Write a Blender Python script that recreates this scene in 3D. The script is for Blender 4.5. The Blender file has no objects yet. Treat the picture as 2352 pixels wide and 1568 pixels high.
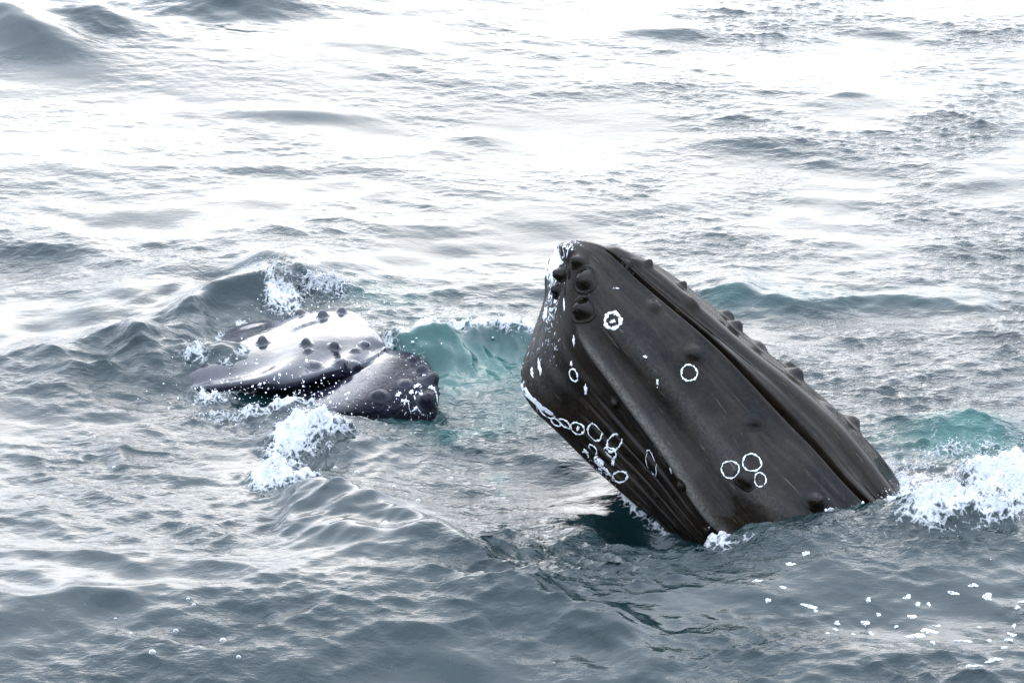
import bpy, bmesh, math, random
import numpy as np
from mathutils import Vector
from mathutils.bvhtree import BVHTree

random.seed(7)
S = bpy.context.scene
C = S.collection

# ------------------------------------------------------------------ camera
PITCH = math.radians(22.0)
CAM = np.array([0.0, 0.0, 9.4])
cam_d = bpy.data.cameras.new('camera')
cam = bpy.data.objects.new('camera', cam_d)
C.objects.link(cam)
cam.location = CAM
cam.rotation_euler = (math.pi / 2 - PITCH, 0, 0)
cam_d.lens = 120
cam_d.sensor_width = 36
cam_d.clip_end = 20000
S.camera = cam

# ------------------------------------------------------------------ sky, sun, exposure
SUN_EL, SUN_AZ = math.radians(27), math.radians(0)      # azimuth from +Y, positive to the right
world = bpy.data.worlds.new('World')
S.world = world
world.use_nodes = True
wn, wl = world.node_tree.nodes, world.node_tree.links
bg = wn['Background']
sky = wn.new('ShaderNodeTexSky')
sky.sky_type = 'NISHITA'
sky.sun_disc = False
sky.sun_elevation = SUN_EL
sky.sun_rotation = SUN_AZ
sky.air_density = 1.0
sky.dust_density = 6.0
sky.ozone_density = 1.0
hs = wn.new('ShaderNodeHueSaturation')
hs.inputs['Saturation'].default_value = 0.7
wl.new(sky.outputs[0], hs.inputs['Color'])
# broken cloud sheet: soft noise that brightens and dims the veil of the whole sky alike
tc = wn.new('ShaderNodeTexCoord')
mp = wn.new('ShaderNodeMapping')
mp.inputs['Scale'].default_value = (1.0, 1.0, 2.6)
wl.new(tc.outputs['Generated'], mp.inputs[0])
nz = wn.new('ShaderNodeTexNoise')
nz.inputs['Scale'].default_value = 3.0
nz.inputs['Detail'].default_value = 5
wl.new(mp.outputs[0], nz.inputs[0])
mr = wn.new('ShaderNodeMapRange')
mr.inputs[1].default_value = 0.32
mr.inputs[2].default_value = 0.68
mr.inputs[3].default_value = 0.05
mr.inputs[4].default_value = 0.13
wl.new(nz.outputs[0], mr.inputs[0])
mx = wn.new('ShaderNodeVectorMath')
mx.operation = 'SCALE'
wl.new(hs.outputs[0], mx.inputs[0])
wl.new(mr.outputs[0], mx.inputs[3])
veil = wn.new('ShaderNodeVectorMath')          # even white overcast under which the glow of the sun sits
veil.operation = 'ADD'
wl.new(mx.outputs[0], veil.inputs[0])
sepz = wn.new('ShaderNodeSeparateXYZ')           # an overcast sky is brighter overhead than at the horizon
wl.new(tc.outputs['Generated'], sepz.inputs[0])
mz = wn.new('ShaderNodeMapRange')
for k_, v_ in enumerate((0.0, 1.0, 0.66, 1.75)): mz.inputs[k_ + 1].default_value = v_
wl.new(sepz.outputs[2], mz.inputs[0])
vcol = wn.new('ShaderNodeVectorMath')
vcol.operation = 'SCALE'
vcol.inputs[0].default_value = (3.75, 4.45, 5.55)
wl.new(mz.outputs[0], vcol.inputs[3])
cl2 = wn.new('ShaderNodeMapRange')
for k_, v_ in enumerate((0.32, 0.68, 0.84, 1.16)): cl2.inputs[k_ + 1].default_value = v_
wl.new(nz.outputs[0], cl2.inputs[0])
vc2 = wn.new('ShaderNodeVectorMath')
vc2.operation = 'SCALE'
wl.new(vcol.outputs[0], vc2.inputs[0])
wl.new(cl2.outputs[0], vc2.inputs[3])
wl.new(vc2.outputs[0], veil.inputs[1])
wl.new(veil.outputs[0], bg.inputs['Color'])
bg.inputs['Strength'].default_value = 0.15

sun_d = bpy.data.lights.new('sun', 'SUN')
sun_d.energy = 0.5
sun_d.angle = math.radians(110)
sun_d.color = (1.0, 0.98, 0.95)
sun = bpy.data.objects.new('sun', sun_d)
C.objects.link(sun)
sdir = Vector((math.sin(SUN_AZ) * math.cos(SUN_EL), math.cos(SUN_AZ) * math.cos(SUN_EL), math.sin(SUN_EL)))
sun.rotation_euler = sdir.to_track_quat('Z', 'Y').to_euler()
sun.location = (0, 30, 30)

S.view_settings.view_transform = 'Standard'
S.view_settings.look = 'None'
S.view_settings.gamma = 1
S.view_settings.use_curve_mapping = False
S.view_settings.exposure = 2.18
S.cycles.max_bounces = 6
S.cycles.sample_clamp_indirect = 8

# ------------------------------------------------------------------ helpers
FWD = np.array([0, math.cos(PITCH), -math.sin(PITCH)])
UP = np.array([0, math.sin(PITCH), math.cos(PITCH)])
RT = np.array([1.0, 0, 0])
KX = 0.15 / 1176.0


def ray(px, py):
    """direction of the sight line through a point of the survey photograph"""
    px = np.asarray(px, float)[..., None]
    py = np.asarray(py, float)[..., None]
    return FWD + (px - 1176) * KX * RT - (py - 784) * KX * UP


def at(px, py, z=0.0):
    """where that sight line meets the level z"""
    r = ray(px, py)
    return CAM + r * ((z - CAM[2]) / r[..., 2])[..., None]


def deep(px, py, dist):
    return CAM + ray(px, py) * np.asarray(dist, float)[..., None]


def prop(o, label=None, cat=None, group=None, kind=None):
    if label: o['label'] = label
    if cat: o['category'] = cat
    if group: o['group'] = group
    if kind: o['kind'] = kind
    return o


def mesh_obj(name, verts, faces, mat, parent=None, smooth=True):
    me = bpy.data.meshes.new(name)
    verts = np.asarray(verts, np.float32)
    faces = np.asarray(faces, np.int32)
    k = faces.shape[1]
    me.vertices.add(len(verts))
    me.vertices.foreach_set('co', verts.ravel())
    me.loops.add(faces.size)
    me.loops.foreach_set('vertex_index', faces.ravel())
    me.polygons.add(len(faces))
    me.polygons.foreach_set('loop_start', np.arange(0, faces.size, k, dtype=np.int32))
    me.polygons.foreach_set('loop_total', np.full(len(faces), k, np.int32))
    me.update(calc_edges=True)
    if smooth:
        me.polygons.foreach_set('use_smooth', np.ones(len(faces), bool))
    me.materials.append(mat)
    o = bpy.data.objects.new(name, me)
    C.objects.link(o)
    if parent: o.parent = parent
    return o


def grid_faces(nr, nc, wrap=False):
    i = np.arange(nr - 1)[:, None]
    j = np.arange(nc if wrap else nc - 1)[None, :]
    j2 = (j + 1) % nc
    a = i * nc + j
    b = i * nc + j2
    c = (i + 1) * nc + j2
    d = (i + 1) * nc + j
    return np.stack([a, b, c, d], -1).reshape(-1, 4)


def smooth01(x, a, b):
    t = np.clip((x - a) / (b - a), 0, 1)
    return t * t * (3 - 2 * t)


# ------------------------------------------------------------------ materials
def new_mat(name):
    m = bpy.data.materials.new(name)
    m.use_nodes = True
    return m, m.node_tree.nodes, m.node_tree.links, m.node_tree.nodes['Principled BSDF']


def noise(n, l, scale, detail=4, rough=0.55, vec=None, dist=0.0):
    t = n.new('ShaderNodeTexNoise')
    t.inputs['Scale'].default_value = scale
    t.inputs['Detail'].default_value = detail
    t.inputs['Roughness'].default_value = rough
    t.inputs['Distortion'].default_value = dist
    if vec is not None: l.new(vec, t.inputs['Vector'])
    return t.outputs[0]


def ramp(n, l, src, stops):
    r = n.new('ShaderNodeValToRGB')
    e = r.color_ramp.elements
    while len(e) < len(stops): e.new(0.5)
    for k, (p, c) in enumerate(stops):
        e[k].position = p
        e[k].color = (*c, 1) if len(c) == 3 else c
    l.new(src, r.inputs[0])
    return r.outputs[0]


def maprange(n, l, src, a, b, c, d):
    r = n.new('ShaderNodeMapRange')
    for k, v in enumerate((a, b, c, d)): r.inputs[k + 1].default_value = v
    l.new(src, r.inputs[0])
    return r.outputs[0]


def math_n(n, l, op, a, b):
    r = n.new('ShaderNodeMath')
    r.operation = op
    for k, v in enumerate((a, b)):
        if isinstance(v, (int, float)): r.inputs[k].default_value = v
        else: l.new(v, r.inputs[k])
    return r.outputs[0]


def mixc(n, l, fac, a, b):
    r = n.new('ShaderNodeMix')
    r.data_type = 'RGBA'
    if isinstance(fac, (int, float)): r.inputs[0].default_value = fac
    else: l.new(fac, r.inputs[0])
    for k, v in ((6, a), (7, b)):
        if isinstance(v, tuple): r.inputs[k].default_value = (*v, 1)
        else: l.new(v, r.inputs[k])
    return r.outputs[2]


def mapping(n, l, scale, rot=(0, 0, 0)):
    t = n.new('ShaderNodeTexCoord')
    m = n.new('ShaderNodeMapping')
    m.inputs['Scale'].default_value = scale
    m.inputs['Rotation'].default_value = rot
    l.new(t.outputs['Object'], m.inputs[0])
    return m.outputs[0]


def bump(n, l, h, strength, dist, chain=None):
    b = n.new('ShaderNodeBump')
    b.inputs['Strength'].default_value = strength
    b.inputs['Distance'].default_value = dist
    l.new(h, b.inputs['Height'])
    if chain is not None: l.new(chain, b.inputs['Normal'])
    return b.outputs[0]


def water_material():
    m, n, l, p = new_mat('sea_water')
    af = n.new('ShaderNodeAttribute'); af.attribute_name = 'foam'
    aa = n.new('ShaderNodeAttribute'); aa.attribute_name = 'aerate_backlit'
    ar = n.new('ShaderNodeAttribute'); ar.attribute_name = 'ripple'
    deepc, teal = (0.0022, 0.0068, 0.0075), (0.010, 0.052, 0.045)
    col = mixc(n, l, aa.outputs['Fac'], deepc, teal)
    v1 = mapping(n, l, (1.0, 2.0, 1.0), (0, 0, 0.15))
    lace = noise(n, l, 26, 6, 0.65, mapping(n, l, (1, 1, 1)), 0.6)
    vo = n.new('ShaderNodeTexVoronoi'); vo.feature = 'DISTANCE_TO_EDGE'; vo.inputs['Scale'].default_value = 17
    vd = n.new('ShaderNodeVectorMath'); vd.operation = 'ADD'
    ncol = n.new('ShaderNodeTexNoise'); ncol.inputs['Scale'].default_value = 9; ncol.inputs['Detail'].default_value = 4
    vs_ = n.new('ShaderNodeVectorMath'); vs_.operation = 'SCALE'; vs_.inputs[3].default_value = 0.16
    tco = n.new('ShaderNodeTexCoord')
    l.new(tco.outputs['Object'], ncol.inputs['Vector']); l.new(ncol.outputs['Color'], vs_.inputs[0])
    l.new(tco.outputs['Object'], vd.inputs[0]); l.new(vs_.outputs[0], vd.inputs[1]); l.new(vd.outputs[0], vo.inputs['Vector'])
    web = maprange(n, l, vo.outputs['Distance'], 0.0, 0.3, 0.20, -0.26)
    ff = math_n(n, l, 'ADD', math_n(n, l, 'ADD', af.outputs['Fac'], web), maprange(n, l, lace, 0.3, 0.7, -0.22, 0.22))
    ff = maprange(n, l, ff, 0.36, 0.74, 0.0, 1.0)
    l.new(mixc(n, l, ff, col, (0.40, 0.40, 0.40)), p.inputs['Base Color'])
    p.inputs['IOR'].default_value = 1.333
    l.new(maprange(n, l, ff, 0, 1, 0.03, 0.5), p.inputs['Roughness'])
    r1 = noise(n, l, 7.5, 4, 0.55, v1, 0.5)
    r2 = noise(n, l, 30, 3, 0.5, v1, 0.3)
    rr = math_n(n, l, 'ADD', r1, math_n(n, l, 'MULTIPLY', r2, 0.25))
    rr = math_n(n, l, 'MULTIPLY', rr, ar.outputs['Fac'])
    b1 = bump(n, l, rr, 1.0, 0.026)
    fb = noise(n, l, 70, 4, 0.7, None)
    tcn = n.new('ShaderNodeTexCoord')
    l.new(tcn.outputs['Object'], fb.node.inputs['Vector'])
    b2 = bump(n, l, math_n(n, l, 'MULTIPLY', fb, ff), 0.8, 0.02, b1)
    l.new(b2, p.inputs['Normal'])
    return m


def skin_material(name, base, tint, light, rough, coat=0.42, wet=0.3, spec=0.0):
    m, n, l, p = new_mat(name)
    v = mapping(n, l, (1, 1, 1))
    big = noise(n, l, 2.3, 5, 0.6, v, 0.4)
    fine = noise(n, l, 38, 5, 0.7, v)
    col = mixc(n, l, maprange(n, l, big, 0.35, 0.65, 0, 1), base, tint)
    col = mixc(n, l, maprange(n, l, fine, 0.5, 0.85, 0, 0.3), col, light)
    # streaks running along the head
    sa = n.new('ShaderNodeAttribute'); sa.attribute_name = 'along'
    mpp = n.new('ShaderNodeMapping')
    mpp.inputs['Scale'].default_value = (0.0035, 2.6, 1.0)
    l.new(sa.outputs['Vector'], mpp.inputs[0])
    st = noise(n, l, 1.0, 5, 0.6, mpp.outputs[0], 0.3)
    col = mixc(n, l, maprange(n, l, st, 0.50, 0.72, 0, 0.4), col, light)
    col = mixc(n, l, maprange(n, l, noise(n, l, 140, 2, 0.5, v), 0.66, 0.74, 0, 0.5), col, light)
    mp2 = n.new('ShaderNodeMapping')
    mp2.inputs['Scale'].default_value = (0.012, 13.0, 1.0)
    mp2.inputs['Rotation'].default_value = (0, 0, 0.0004)
    l.new(sa.outputs['Vector'], mp2.inputs[0])
    sc_ = noise(n, l, 1.0, 2, 0.5, mp2.outputs[0], 0.6)
    col = mixc(n, l, maprange(n, l, sc_, 0.67, 0.71, 0, 0.45), col, tuple(2.2 * c for c in light))
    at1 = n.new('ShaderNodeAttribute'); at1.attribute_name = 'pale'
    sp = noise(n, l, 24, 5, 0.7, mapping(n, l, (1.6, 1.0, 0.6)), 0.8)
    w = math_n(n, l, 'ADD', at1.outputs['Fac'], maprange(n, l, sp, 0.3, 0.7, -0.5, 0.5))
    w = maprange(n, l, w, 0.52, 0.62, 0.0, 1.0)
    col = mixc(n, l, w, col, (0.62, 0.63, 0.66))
    at2 = n.new('ShaderNodeAttribute'); at2.attribute_name = 'stripe'
    s2 = math_n(n, l, 'MULTIPLY', at2.outputs['Fac'], maprange(n, l, noise(n, l, 60, 4, 0.7, v), 0.35, 0.65, 0.25, 1.0))
    col = mixc(n, l, s2, col, (0.15, 0.14, 0.125))
    l.new(col, p.inputs['Base Color'])
    at3 = n.new('ShaderNodeAttribute'); at3.attribute_name = 'matte'
    rg_ = maprange(n, l, fine, 0.3, 0.7, rough - 0.07, rough + 0.1)
    l.new(math_n(n, l, 'ADD', rg_, math_n(n, l, 'MULTIPLY', at3.outputs['Fac'], 0.22)), p.inputs['Roughness'])
    l.new(maprange(n, l, at3.outputs['Fac'], 0, 1, coat, 0.0), p.inputs['Coat Weight'])
    p.inputs['IOR'].default_value = 1.36
    l.new(maprange(n, l, at3.outputs['Fac'], 0, 1, spec, 0.12), p.inputs['Specular IOR Level'])
    p.inputs['Coat Roughness'].default_value = 0.08
    p.inputs['Coat IOR'].default_value = 1.33
    b = bump(n, l, fine, 0.18, 0.005)
    b = bump(n, l, noise(n, l, 6, 3, 0.5, v), wet, 0.03, b)
    b = bump(n, l, math_n(n, l, 'MULTIPLY', noise(n, l, 17, 4, 0.65, v, 0.5), at3.outputs['Fac']), 0.9, 0.05, b)
    l.new(b, p.inputs['Normal'])
    return m


def plain_material(name, col, rough, bscale=40, bdist=0.004, var=0.75):
    m, n, l, p = new_mat(name)
    v = mapping(n, l, (1, 1, 1))
    f = noise(n, l, bscale, 4, 0.65, v)
    l.new(mixc(n, l, maprange(n, l, f, 0.35, 0.65, 0, 1), tuple(c * var for c in col), col), p.inputs['Base Color'])
    p.inputs['Roughness'].default_value = rough
    l.new(bump(n, l, f, 0.6, bdist), p.inputs['Normal'])
    return m


M_WATER = water_material()
M_SKIN = skin_material('whale_skin', (0.001, 0.0008, 0.0006), (0.012, 0.0085, 0.0055), (0.042, 0.033, 0.024), 0.30)
M_SKIN2 = skin_material('wet_whale_skin', (0.002, 0.002, 0.004), (0.008, 0.008, 0.014), (0.05, 0.05, 0.065), 0.17, 0.6, 0.35, 0.3)
M_SKIN3 = skin_material('jaw_skin', (0.002, 0.002, 0.004), (0.010, 0.010, 0.017), (0.05, 0.05, 0.065), 0.36, 0.05, 0.35, 0.18)
M_SCAR = plain_material('scar_white', (0.6, 0.6, 0.61), 0.55, 90, 0.004, 0.85)
M_FOAM = plain_material('foam_white', (0.41, 0.41, 0.41), 0.5, 60, 0.006, 0.85)


def broken(mat, scale, lo, hi):
    """let a thin film fray: its cover breaks up by noise"""
    n, l = mat.node_tree.nodes, mat.node_tree.links
    f = noise(n, l, scale, 3, 0.6, mapping(n, l, (1, 1, 1)))
    l.new(maprange(n, l, f, lo, hi, 0, 1), n['Principled BSDF'].inputs['Alpha'])
    return mat


broken(M_SCAR, 55, 0.34, 0.42)
M_FLECK = broken(plain_material('foam_film', (0.5, 0.51, 0.52), 0.5, 60, 0.004, 0.9), 75, 0.33, 0.58)


def drop_material():
    m, n, l, p = new_mat('water_drop')
    p.inputs['Base Color'].default_value = (0.93, 0.95, 0.97, 1)
    p.inputs['Roughness'].default_value = 0.04
    p.inputs['IOR'].default_value = 1.333
    p.inputs['Transmission Weight'].default_value = 0.6
    return m


M_DROP = drop_material()

# ------------------------------------------------------------------ the sea
NX, NY = 900, 900
X0, X1, Y0, Y1 = -7.0, 7.0, 16.4, 35.6
gx = np.linspace(X0, X1, NX, endpoint=False)
gy = np.linspace(Y0, Y1, NY, endpoint=False)
dx, dy = gx[1] - gx[0], gy[1] - gy[0]
kx = 2 * np.pi * np.fft.fftfreq(NX, dx)[None, :]
ky = 2 * np.pi * np.fft.fftfreq(NY, dy)[:, None]
kk = np.sqrt(kx ** 2 + ky ** 2) + 1e-9
XX, YY = np.meshgrid(gx, gy)


def field(seed, lmin, lmax, ang=0.0, spread=1.0, slope=2.0, chop=False):
    """random wave field of wavelengths lmin..lmax travelling along ang (degrees), std 1"""
    rng = np.random.default_rng(seed)
    w = np.fft.fft2(rng.standard_normal((NY, NX)))
    k0, k1 = 2 * np.pi / lmax, 2 * np.pi / lmin
    amp = kk ** (-slope) * np.exp(-(k0 / kk) ** 4) * np.exp(-(kk / k1) ** 4)
    a = math.radians(ang)
    cosd = (kx * math.cos(a) + ky * math.sin(a)) / kk
    amp = amp * (np.abs(cosd) ** (spread) if spread > 0 else 1.0)
    H = w * amp
    h = np.real(np.fft.ifft2(H))
    s = h.std()
    if not chop: return h / s
    dxf = np.real(np.fft.ifft2(-1j * kx / kk * H)) / s
    dyf = np.real(np.fft.ifft2(-1j * ky / kk * H)) / s
    return h / s, dxf, dyf


def ell(px, py, rx, ry, z=0.0, rot=0.0, soft=1.0):
    """soft elliptical patch on the sea, given by where it shows in the survey photograph"""
    c = at(px, py, z)
    ex = at(px + 50, py, z) - c
    sx = np.linalg.norm(ex) / 50
    ey = at(px, py - 50, z) - c
    sy = np.linalg.norm(ey) / 50
    X, Y = (XX - c[0]) / sx, (YY - c[1]) / sy
    r = math.radians(rot)
    u = X * math.cos(r) + Y * math.sin(r)
    v = -X * math.sin(r) + Y * math.cos(r)
    return np.exp(-((u / rx) ** 2 + (v / ry) ** 2) * soft)


WARP = None


def poly_dist(pts, wr=0.10):
    """distance, side (+1 = beyond the line .. -1) and arc position (0..1) of every sea point to a line, softly averaged"""
    pts = np.asarray(pts)
    seg = pts[1:] - pts[:-1]
    L = np.linalg.norm(seg, axis=1)
    cum = np.concatenate([[0], np.cumsum(L)])
    X = XX + wr * WARP[0]
    Y = YY + wr * WARP[1]
    sw = np.zeros(XX.shape); side = np.zeros(XX.shape); arc = np.zeros(XX.shape); best = np.full(XX.shape, 1e9)
    for k in range(len(seg)):
        vx, vy = seg[k] / L[k]
        rx, ry = X - pts[k, 0], Y - pts[k, 1]
        s = np.clip(rx * vx + ry * vy, 0, L[k])
        d = np.hypot(rx - s * vx, ry - s * vy)
        w = (d + 0.02) ** -6
        sw += w
        side += w * (vx * ry - vy * rx) / (d + 1e-6)
        arc += w * (cum[k] + s)
        best = np.minimum(best, d)
    return best, side / sw, arc / sw / cum[-1]


def resample(pts, n=24):
    pts = np.asarray(pts, float)
    t = np.concatenate([[0], np.cumsum(np.linalg.norm(np.diff(pts, axis=0), axis=1))])
    tt = np.linspace(0, t[-1], n)
    out = np.stack([np.interp(tt, t, pts[:, k]) for k in range(pts.shape[1])], 1)
    for _ in range(3):
        out[1:-1] = 0.25 * out[:-2] + 0.5 * out[1:-1] + 0.25 * out[2:]
    return out


def crest(px_pts, h, wfar, wnear, z=0.1, sharp=0.12, ends=0.25, taper=None, wr=0.10):
    """a wave crest along a line; wfar / wnear = reach of its far and near slope in metres"""
    P = resample(px_pts)
    W = at(P[:, 0], P[:, 1], z)[:, :2]
    d, side, arc = poly_dist(W, wr)
    w = wnear + (wfar - wnear) * smooth01(side, -0.8, 0.8)
    # blend widths softly over the crest
    q = d / w
    prof = np.exp(-(np.sqrt(q * q + sharp * sharp) - sharp) * 1.3 - 0.25 * q * q)
    e = smooth01(arc, 0, ends) * smooth01(1 - arc, 0, ends) if ends > 0 else 1.0
    endfade = np.exp(-np.maximum(d - 3 * max(wfar, wnear), 0) ** 2)
    if taper is not None:
        e = e * np.interp(arc, np.linspace(0, 1, len(taper)), taper)
    return h * prof * e * endfade * (1 + 0.22 * WARP[2])


WARP = [field(30, 0.35, 2.5, 0, 0, 2.0), field(31, 0.35, 2.5, 0, 0, 2.0), field(32, 0.25, 1.5, 0, 0, 1.8)]
H = np.zeros((NY, NX))
DX = np.zeros((NY, NX))
DY = np.zeros((NY, NX))


def add_waves(seed, lmin, lmax, ang, spread, amp, mask=1.0, chop=0.9, slope=2.0):
    global H, DX, DY
    h, a, b = field(seed, lmin, lmax, ang, spread, slope, True)
    H = H + amp * h * mask
    DX = DX - chop * amp * a * mask
    DY = DY - chop * amp * b * mask


# regional strengths
calm = 1 - 0.52 * smooth01(YY, 22.5, 26.5)
glass = 1 - 0.8 * ell(400, 690, 260, 80)
m_left_far = ell(500, 230, 700, 210)
m_right = smooth01(XX, 0.0, 3.5)
m_near = smooth01(-YY, -23.5, -20.0)
mod1 = np.clip(0.9 + 0.45 * field(50, 1.6, 5, 0, 0), 0.25, 1.9)
mod2 = np.clip(0.9 + 0.55 * field(51, 0.8, 3, 0, 0), 0.15, 2.2)
m_shoulder = smooth01(XX, 0.2, 1.8) * smooth01(-YY, -20.8, -19.8)
add_waves(1, 2.2, 7.0, 75, 2.5, 0.036, (1 - 0.8 * m_shoulder) * (1 - 0.8 * ell(60, 580, 260, 80)) * (1 - 0.45 * smooth01(YY, 23, 27)), chop=0.8)
add_waves(2, 0.9, 2.4, 80, 2.0, 0.017 , (0.75 + 0.1 * m_right) * mod1 * (0.15 + 0.85 * calm) * (1 - 0.5 * ell(450, 1250, 560, 260)))
add_waves(3, 0.30, 0.95, 85, 2.0, 0.0108, (0.8 + 0.12 * m_right - 0.45 * m_left_far) * mod1 * calm * glass * (1 - 0.45 * ell(350, 1150, 450, 260)))
add_waves(4, 0.12, 0.40, 82, 1.6, 0.0064, (0.75 + 0.2 * m_right - 0.5 * m_left_far) * mod2 * calm * glass)
add_waves(5, 0.05, 0.15, 70, 1.0, 0.0024, (0.7 + 0.35 * m_right - 0.4 * m_left_far) * mod2 * (0.3 + 0.7 * calm) * glass)

foam = np.zeros((NY, NX))
aer_backlit = np.zeros((NY, NX))

# swell faces far out
H += 0.25 * ell(30, 130, 170, 32, rot=-12)
H += 0.19 * ell(215, 115, 120, 20, rot=-6)
H += 0.24 * ell(540, 60, 150, 26)
for (a, b, rx, ry, hh) in [(1690, 280, 60, 8, .035), (1550, 80, 150, 12, .06), (1740, 330, 150, 14, .05), (1880, 372, 40, 6, .03),
                           (2240, 565, 130, 14, .06), (700, 285, 140, 12, .035), (1100, 320, 60, 16, .035), (600, 405, 140, 9, .03),
                           (2140, 155, 40, 7, .03), (1950, 230, 50, 7, .03)]:
    H += hh * ell(a, b, rx, ry)
# teal wave behind the standing head
H += crest([(1560, 672), (1640, 655), (1740, 650), (1830, 668), (1960, 670), (2060, 668), (2200, 690), (2352, 680)], 0.13, 0.5, 0.16, z=0.12,
           ends=0.1, taper=[.8, 1, 1, .6, .35, .4, .3, .4, .2])
aer_backlit += 0.75 * ell(1720, 682, 110, 26) + 0.45 * ell(2000, 690, 200, 18)

# ring wave drawn round the low head
H += crest([(250, 930), (300, 840), (380, 760), (480, 690), (600, 632), (760, 618), (900, 640)], 0.19, 1.1, 0.40, z=0.15, ends=0.3)
H -= 0.08 * ell(560, 790, 80, 30)
# bow waves spreading from the low head towards the boat
for pts_, h_ in (([(20, 760), (130, 900), (280, 1020), (460, 1105), (620, 1150)], 0.050),
                 ([(-60, 900), (60, 1040), (220, 1160), (420, 1240), (620, 1270), (800, 1255)], 0.055),
                 ([(-60, 1110), (120, 1230), (340, 1320), (600, 1360), (850, 1345), (1020, 1300)], 0.055),
                 ([(-60, 1290), (160, 1390), (440, 1450), (740, 1455), (1020, 1410), (1200, 1380)], 0.055),
                 ([(150, 1500), (440, 1535), (760, 1530), (1080, 1480)], 0.05)):
    H += crest(pts_, 0.52 * h_, 0.16, 0.20, z=0.03, sharp=0.25, ends=0.25, wr=0.13) * np.clip(mod2, 0.4, 1.6)
H += 0.05 * ell(250, 1180, 420, 60)
# green wave between the two heads
H += crest([(850, 790), (920, 792), (1000, 778), (1080, 762), (1150, 765), (1230, 775), (1300, 790)], 0.23, 0.22, 0.25, z=0.17, ends=0.12, sharp=0.2, taper=[1, 1, 1, .9, .7, .5, .3])
aer_backlit += 1.15 * ell(1110, 825, 130, 62) + 0.5 * ell(870, 690, 120, 30) + 0.5 * ell(1090, 940, 160, 60)  # teal here also paints in light passing through the backlit crest
# crest running from the front foam to the lower right
H += crest([(560, 1110), (640, 1085), (700, 1075), (790, 1140), (880, 1190), (960, 1218), (1060, 1275), (1150, 1340), (1290, 1400), (1450, 1450), (1600, 1490)],
           0.20, 0.30, 0.55, z=0.18, ends=0.2, sharp=0.16, taper=[.3, 1.0, 1, .8, .7, .6, .5, .5, .4])
H += 0.16 * ell(740, 1005, 130, 46, rot=-20)
# basin of quick water in front of the tall head
H -= 0.06 * ell(1150, 1130, 200, 70)
H += crest([(1330, 1150), (1370, 1180), (1400, 1225), (1460, 1265), (1560, 1310), (1700, 1350)], 0.06, 0.10, 0.28, z=0.10, ends=0.25, sharp=0.15)
H -= 0.24 * ell(1490, 1200, 95, 52)
H += 0.04 * ell(1420, 1300, 150, 26, rot=-25)
H += 0.07 * ell(1500, 1120, 130, 30)
# water shouldering up against the head on the near right
H += crest([(1640, 1262), (1720, 1235), (1800, 1190), (1880, 1165), (1960, 1150), (2060, 1160)], 0.07, 0.3, 0.5, z=0.1, ends=0.2, sharp=0.5)
H -= 0.23 * ell(1640, 1240, 180, 60) + 0.07 * ell(1930, 1180, 120, 40)
H -= 0.08 * ell(1950, 1470, 330, 50)
H += 0.06 * ell(520, 1545, 260, 22)
# the near water lies on the face of a long swell
H += 0.12 * np.exp(-((YY - 18.9) / 1.1) ** 2) * smooth01(-XX, -0.3, 1.2)
H -= 0.05 * np.exp(-((YY - 17.2) / 0.6) ** 2) * smooth01(-XX, -0.3, 1.2)
# rise added far out on the left, its tilt dims the mirrored sky
H += 0.040 * np.clip(YY - 25.0, 0, 12) * smooth01(-XX, -1.5, 3.0) * smooth01(-YY, -35.6, -34.4)
# broad slope falling towards the boat on the near right
H += 0.32 * smooth01(XX, 0.3, 2.0) * np.clip((YY - 16.5) / 3.1, 0, 1) ** 1.1 * smooth01(YY, 16.4, 17.0) * np.exp(-(np.clip(YY - 19.5, 0, 9) / 0.6) ** 2) * smooth01(-XX, -6.5, -4.5)
H += 0.04 * np.exp(-((YY - 18.6) / 0.7) ** 2) * smooth01(-XX, -1.0, 3.0)
# streaks running down the green face and off the crest
flow = ell(1110, 835, 140, 60)
add_waves(91, 0.05, 0.25, 12, 6.0, 0.0100, flow, chop=0.6)
add_waves(95, 0.07, 0.40, 85, 1.5, 0.0060, ell(1830, 685, 330, 34))
add_waves(96, 0.20, 0.55, 84, 1.6, 0.0056, ell(450, 1360, 620, 230) * np.clip(mod1, .5, 1.5), chop=1.15)
add_waves(98, 0.12, 0.40, 60, 3.0, 0.0060, ell(1500, 1430, 500, 110) * mod2, chop=1.0)
add_waves(92, 0.06, 0.30, -35, 4.0, 0.0070, ell(860, 1030, 170, 60), chop=0.6)
add_waves(93, 0.07, 0.30, 125, 3.0, 0.0075, ell(680, 1210, 260, 100) + .6 * ell(1100, 1380, 250, 60), chop=0.8)
add_waves(99, 0.08, 0.25, 85, 1.5, 0.0042, ell(1300, 1450, 900, 130) * mod2, chop=0.9)
add_waves(94, 0.06, 0.35, 130, 2.0, 0.0075, ell(450, 790, 150, 110), chop=0.6)
add_waves(97, 0.07, 0.35, 20, 1.0, 0.0080, ell(520, 850, 110, 50))
H += 0.14 * ell(530, 845, 80, 46)
# foaming wave on the right
H += 0.19 * ell(2290, 1120, 190, 60) + 0.08 * ell(2110, 1160, 100, 36)
H += 0.16 * ell(2200, 985, 150, 26)
aer_backlit += 0.85 * ell(2210, 1010, 150, 50)

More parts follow.
